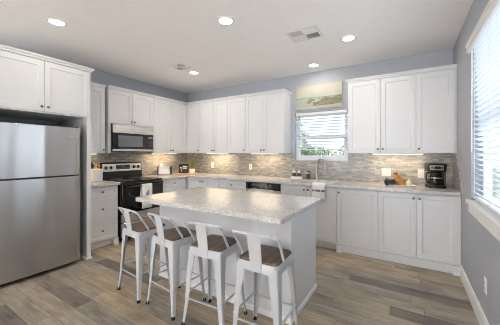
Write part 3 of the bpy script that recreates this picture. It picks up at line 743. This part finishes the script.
MB().box(-.115, .12, -.08, .08, 0, .015).build('base', 'black_plastic', o)
for yy in (-.03, .03): MB().box(-.09, .09, yy-.012, yy+.012, TH-.004, TH+.001).build('slot', 'black_plastic', o)
MB().box(-.16, -.138, -.018, .018, .10, .12).build('lever', 'black_plastic', o, bevel=.003)

BA = math.radians(45)
o = tag(MB().prism(rpoly(-.215, .215, -.085, .085, .03), 0, .02).build('wooden_board', 'wood_light', bevel=.005), 'wooden serving board in the worktop corner carrying sign and plant', 'board')
o.location = (.40, -.40, CT); o.rotation_euler = (0, 0, BA)
ca, sa = math.cos(BA), math.sin(BA)
def onboard(x, y): return (.40+x*ca-y*sa, -.40+x*sa+y*ca, CT+.02)
o = thing('framed_sign', 'small black framed sign with white lettering on the wooden board', 'sign', onboard(-.065, .012), BA)
tl_ = Matrix.Rotation(math.radians(-8), 3, 'X')
def til(m):
    for v in m.bm.verts: v.co = tl_ @ v.co
    return m
til(MB().grid([-.10, -.088, .088, .10], [0, .012, .178, .19], lambda a, b: -.088 < a < .088 and .012 < b < .178, -.009, .009, lambda a, b, c: (a, c, b))).build('frame', 'black_plastic', o, bevel=.002)
til(MB().box(-.09, .09, -.003, .006, .01, .18)).build('board_face', 'chalkboard', o)
m = MB()
for a, b, z, h in ((-.072, -.05, .098, .030), (-.046, -.035, .102, .02), (-.018, -.004, .118, .034), (.0, .012, .116, .036), (.016, .036, .116, .034), (.04, .056, .118, .03), (.060, .07, .116, .03), (-.02, .064, .092, .010), (-.05, -.044, .03, .055), (-.056, -.038, .07, .006)): m.box(a, b, -.0045, -.0025, z, z+h)
til(m).build('lettering', 'chalk', o)
o = thing('potted_plant', 'leafy green plant in a small square white pot on the wooden board', 'plant', onboard(.105, .0), BA)
m = MB(); m.loft([[(x, y, z) for x, y in rpoly(-q, q, -q, q, .008, 3)] for q, z in ((.048, 0), (.053, .004), (.055, .088), (.048, .088), (.046, .075))]); m.build('pot', 'ceramic_white', o)
MB().loft([[(x, y, z) for x, y in rpoly(-.046, .046, -.046, .046, .008, 3)] for z in (.06, .077)]).build('soil', 'brown_dark', o)
rnd = random.Random(8)
for k in range(16):
    a = rnd.uniform(0, 2*PI); L = rnd.uniform(.20, .37); sp_ = rnd.uniform(.03, .19); m = MB(); rings = []
    dx, dy = math.cos(a), math.sin(a)*.6
    for i in range(7):
        t_ = i/6; w = .015*math.sin(PI*min(1, .12+.88*t_))+.0012
        c = Vector((dx*(.008+sp_*t_**1.7), dy*(.008+sp_*t_**1.7), .077+L*t_*(1-.15*t_)))
        n = Vector((-dy, dx, 0)).normalized()
        rings.append([c-n*w, c+Vector((0, 0, .002)), c+n*w, c-Vector((0, 0, .001))])
    m.loft(rings); m.build('leaf', 'leaf', o, smooth=60)

# ------------------------------------------------------------------ things on the right worktop
o = thing('coffee_maker', 'black drip coffee maker with glass carafe near the right wall', 'coffee maker', (4.612, -.215, CT), math.radians(12))
m = MB(); m.prism(rpoly(-.092, .105, -.13, .10, .06, 6), 0, .036); m.build('base', 'black_plastic', o, bevel=.006)
m = MB(); m.loft([[(x, y, z) for x, y in rpoly(.035, .105, .035, .10, .02)] for z in (.03, .30)])
m.loft([[(x, y, z) for x, y in rpoly(.078, .105, -.06, .05, .012)] for z in (.03, .22)]); m.build('water_tank', 'black_plastic', o, bevel=.004)
m = MB(); m.loft([[(x, y, z) for x, y in rpoly(-q, q+.01, yf, .10, .04)] for q, yf, z in ((.084, -.10, .205), (.092, -.118, .22), (.094, -.122, .29), (.088, -.11, .308))]); hd = m.build('brew_head', 'black_plastic', o, bevel=.004)
pn = MB().box(-.082, .062, -.1245, -.116, .224, .286).build('control_panel', 'stainless_small', hd, bevel=.003)
MB().box(-.036, .032, -.1275, -.123, .238, .272).build('display', 'black_gloss', pn, bevel=.002)
for x in (-.060, .047): MB().lathe([(.011, 0), (.010, .006), (0, .007)], (x, -.1235, .255), '-y', 14).build('button', 'black_plastic', pn)
MB().box(.06, .135, -.02, .05, .272, .296).build('lid_tab', 'black_plastic', hd, bevel=.006)
CX, CY = -.008, -.052
MB().lathe([(.066, .035), (.066, .041), (0, .041)], (CX, CY, 0)).build('warming_plate', 'dark_grey', o)
cf = MB().lathe([(.055, .043), (.074, .055), (.079, .09), (.072, .14), (.055, .178), (.052, .186), (.050, .18), (.068, .139), (.075, .09), (.070, .058), (0, .047)], (CX, CY, 0), seg=24).build('carafe', 'carafe_glass', o)
MB().lathe([(.056, .176), (.058, .186), (.05, .198), (0, .202)], (CX, CY, 0)).build('carafe_lid', 'black_plastic', cf)
MB().lathe([(.0745, .120), (.0765, .126), (.0745, .134), (.0715, .134), (.0735, .120)], (CX, CY, 0), seg=24).build('carafe_band', 'chrome', cf)
hv = Vector((-.93, -.36, 0)).normalized(); c0 = Vector((CX, CY, 0))
MB().tube([c0+hv*r_+Vector((0, 0, z_)) for r_, z_ in ((.054, .186), (.085, .190), (.108, .178), (.116, .14), (.110, .09), (.095, .066), (.076, .066))], .0105, 8).build('carafe_handle', 'black_plastic', cf)

o = tag(MB().loft([[(x, y, z) for x, y in rpoly(-.165-q, .165+q, -.07-q, .07+q, .06+q)] for q, z in ((-.02, 0), (.002, .0), (.014, .020), (.010, .022), (-.006, .008), (-.02, .006))]).build('serving_tray', 'tray_white'), 'long white serving tray on the worktop left of the coffee maker', 'tray')
TX, TY = 4.235, -.33; o.location = (TX, TY, CT)
TZ = CT+.0075
# dark mug lying on its side
o = thing('mug', 'dark blue-grey mug lying on its side at the left of the tray', 'mug', (TX-.118, TY-.035, TZ), math.radians(40))
m = MB(); m.lathe([(.036, -.055), (.041, -.05), (.042, .05), (.039, .05), (.038, -.045), (0, -.047)], (0, 0, .042), 'x', 22); cup_ = m.build('cup', 'navy', o)
MB().tube([(-.02, .03, .072), (-.015, .05, .09), (.005, .054, .092), (.018, .034, .074)], .006, 8).build('handle', 'navy', o)
# golden paper pouch, twisted at its neck and folded to the right
o = thing('paper_pouch', 'golden-brown twisted paper pouch standing on the white tray', 'pouch', (TX-.005, TY+.035, TZ))
rings = []
for cx_, cz_, rx, ry_ in ((.015, 0, .05, .03), (.01, .012, .064, .036), (0, .05, .062, .034), (-.022, .085, .046, .028), (-.045, .108, .026, .018), (-.05, .125, .020, .014), (-.03, .142, .024, .016), (.005, .154, .028, .014), (.045, .164, .016, .008), (.065, .170, .004, .003)):
    rings.append([(1.05*(cx_+rx*math.cos(2*PI*k/16)*(1+.07*math.sin(3*k))), ry_*math.sin(2*PI*k/16), 1.25*max(0, cz_+rx*.25*math.cos(2*PI*k/16)*(1 if cz_ > .1 else .0))) for k in range(16)])
MB().loft(rings).build('bag', 'kraft_gold', o, smooth=70)
MB().lathe([(.021, -.007), (.026, -.004), (.026, .005), (.021, .008)], (-.053, 0, .153), 'z', 16, 1.05, .85).build('tie', 'brown_dark', o)
o = thing('sugar_pot', 'small cream lidded pot near the right end of the tray', 'pot', (TX+.102, TY+.02, TZ))
MB().lathe([(.022, 0), (.036, .008), (.042, .03), (.038, .05), (.030, .058), (0, .058)], seg=22).build('pot', 'ceramic_cream', o)
l_ = MB().lathe([(.032, .059), (.030, .066), (.012, .074), (.005, .076), (.009, .084), (0, .09)], seg=20).build('lid', 'ceramic_cream', o)
o = thing('ceramic_spoon', 'small pale spoon lying at the right tip of the tray', 'spoon', (TX+.135, TY-.03, TZ))
m = MB(); m.sphere((-.03, 0, .007), .02, 1.3, .9, .35); m.tube([(-.01, 0, .008), (.02, .004, .012), (.045, .008, .016)], [.005, .004, .005], 8); m.build('spoon', 'ceramic_white', o)

# ------------------------------------------------------------------ wall plates
def outlet(label, loc, rz, gangs=1, kind='outlet'):
    o = thing('wall_outlet', label, 'outlet', loc, rz, 'outlet plates')
    w = .036 if gangs == 1 else .060
    MB().box(-w, w, -.006, 0, -.058, .058).build('cover_plate', 'white_plastic', o, bevel=.003)
    for g in range(gangs):
        x = 0 if gangs == 1 else (-.024, .024)[g]
        if kind == 'switch' or (gangs == 2 and g == 0):
            MB().box(x-.016, x+.016, -.010, -.005, -.033, .033).build('rocker', 'white_plastic', o, bevel=.002)
        else:
            for s in (-.02, .02):
                r_ = MB().lathe([(.0165, .005), (.0165, .0085), (0, .0085)], (x, 0, s), '-y', 16).build('socket', 'white_plastic', o)
                m = MB()
                for q in (-.006, .006): m.box(x+q-.0012, x+q+.0012, -.0092, -.008, s-.002, s+.007)
                m.build('slots', 'dark_grey', r_)
outlet('outlet plate on the tiles right behind the toaster', (.01, -.735, 1.10), LW)
outlet('outlet plate on the back tiles right of the potted plant', (.765, -.01, 1.105), 0)
outlet('outlet plate on the back tiles above the dishwasher', (1.72, -.01, 1.095), 0)
outlet('wide double plate on the back tiles above the white tray', (4.05, -.01, 1.08), 0, 2)
outlet('single plate on the back tiles between tray and coffee maker', (4.475, -.01, 1.08), 0, 1, 'switch')
outlet('outlet plate low on the right wall below the side window', (RW, -1.68, .365), -PI/2)

# ------------------------------------------------------------------ canvas above the sink window
o = thing('canvas_picture', 'long beach landscape canvas hanging above the sink window', 'picture', (3.052, 0, 2.108))
MB().box(-.383, .383, -.030, -.001, 0, .395).build('stretcher_frame', 'canvas_edge', o, bevel=.002)
MB().box(-.3825, .3825, -.0315, -.0295, .0005, .3945).build('painting', 'beach_painting', o)

# ------------------------------------------------------------------ ceiling lights and vents
def can(label, x, y, p=1.):
    o = thing('ceiling_light', label, 'light', (x, y, RH), 0, 'recessed ceiling lights')
    MB().lathe([(.088, 0), (.086, -.006), (.070, -.009), (.066, -.004), (.066, 0)], seg=28).build('trim_ring', 'white_plastic', o)
    MB().lathe([(.067, -.001), (.067, -.005), (0, -.0055)], seg=28).build('lens', 'can_glow', o)
    area('lamp', (0, 0, -.02), (0, 0, 0), .13, .13, CAN_POWER*p, CAN_COLOR, 'DISK', o)
can('recessed ceiling light in front of the refrigerator cabinet', 1.214, -3.038, .35)
can('recessed ceiling light above the island, left of the large vent', 2.727, -2.135)
can('recessed ceiling light beside the small vent near the range', 1.233, -1.051, 1.3)
can('recessed ceiling light near the right wall cabinets', 3.724, -1.043)
can('recessed ceiling light in front of the sink window canvas', 3.075, -.346, .6)
def vent(label, x, y, sx, sy, split, rz=0):
    o = thing('ceiling_vent', label, 'vent', (x, y, RH), rz, 'ceiling vents'); fr = .025
    m = MB(); m.grid([-sx, -sx+fr, sx-fr, sx], [-sy, -sy+fr, sy-fr, sy], lambda a, b: abs(a) < sx-fr and abs(b) < sy-fr, -.008, 0); m.build('frame', 'vent_white', o, bevel=.002)
    MB().box(-sx+fr, sx-fr, -sy+fr, sy-fr, -.0015, 0).build('backing', 'vent_dark', o)
    m = MB(); m.box(-.004, .004, -sy+fr, sy-fr, -.007, -.001); m.build('divider', 'vent_white', o)
    k = 0; n = 7
    for half in (-1, 1):
        for qd in (-1, 1):
            ang = math.radians(38*half*qd*split if split < 0 else (38 if half > 0 and qd > 0 else -38*half*qd if half*qd < 0 else 10) * (-1 if half*qd < 0 else 1))
            m = MB(); X0, X1 = (-sx+fr, -.004) if half < 0 else (.004, sx-fr)
            Y0, Y1 = (-sy+fr, -.002) if qd < 0 else (.002, sy-fr)
            for i in range(n):
                yc = Y0+(Y1-Y0)*(i+.5)/n; m.box(X0, X1, yc-.0085, yc+.0085, -.0062, -.0050, Matrix.Rotation(ang, 3, 'X'))
            m.build('louvre', 'vent_white', o)
vent('larger white ceiling vent above the sink side of the island', 3.315, -1.41, .175, .15, 1)
vent('smaller white ceiling vent near the range corner', 1.255, -1.375, .125, .11, -1)

# ------------------------------------------------------------------ under-cabinet light bars
def bar(label, loc, rz, L, p=1.):
    o = thing('under_cabinet_light', label, 'light', loc, rz, 'under-cabinet light bars')
    MB().box(-L/2, L/2, -.02, .02, -.012, 0).build('housing', 'white_plastic', o, bevel=.002)
    MB().box(-L/2+.01, L/2-.01, -.016, .016, -.0145, -.011).build('diffuser', 'bar_glow', o, bevel=.001)
    area('lamp', (0, 0, -.02), (0, 0, 0), L-.03, .03, BAR_POWER*p*L/.5, BAR_COLOR, 'RECTANGLE', o)
bar('light bar under the narrow cabinet beside the refrigerator surround', (.16, -2.27, UB), LW, .36)
bar('light bar under the cabinet above the toaster', (.16, -.78, UB), LW, .62, 1.7)
bar('light bar under the back wall cabinet second from the corner', (1.02, -.16, UB), 0, .56, 1.7)
bar('light bar under the cabinet left of the sink window', (2.10, -.16, UB), 0, .56, 1.2)
bar('light bar under the cabinet right of the sink window', (4.19, -.16, UB), 0, .62)
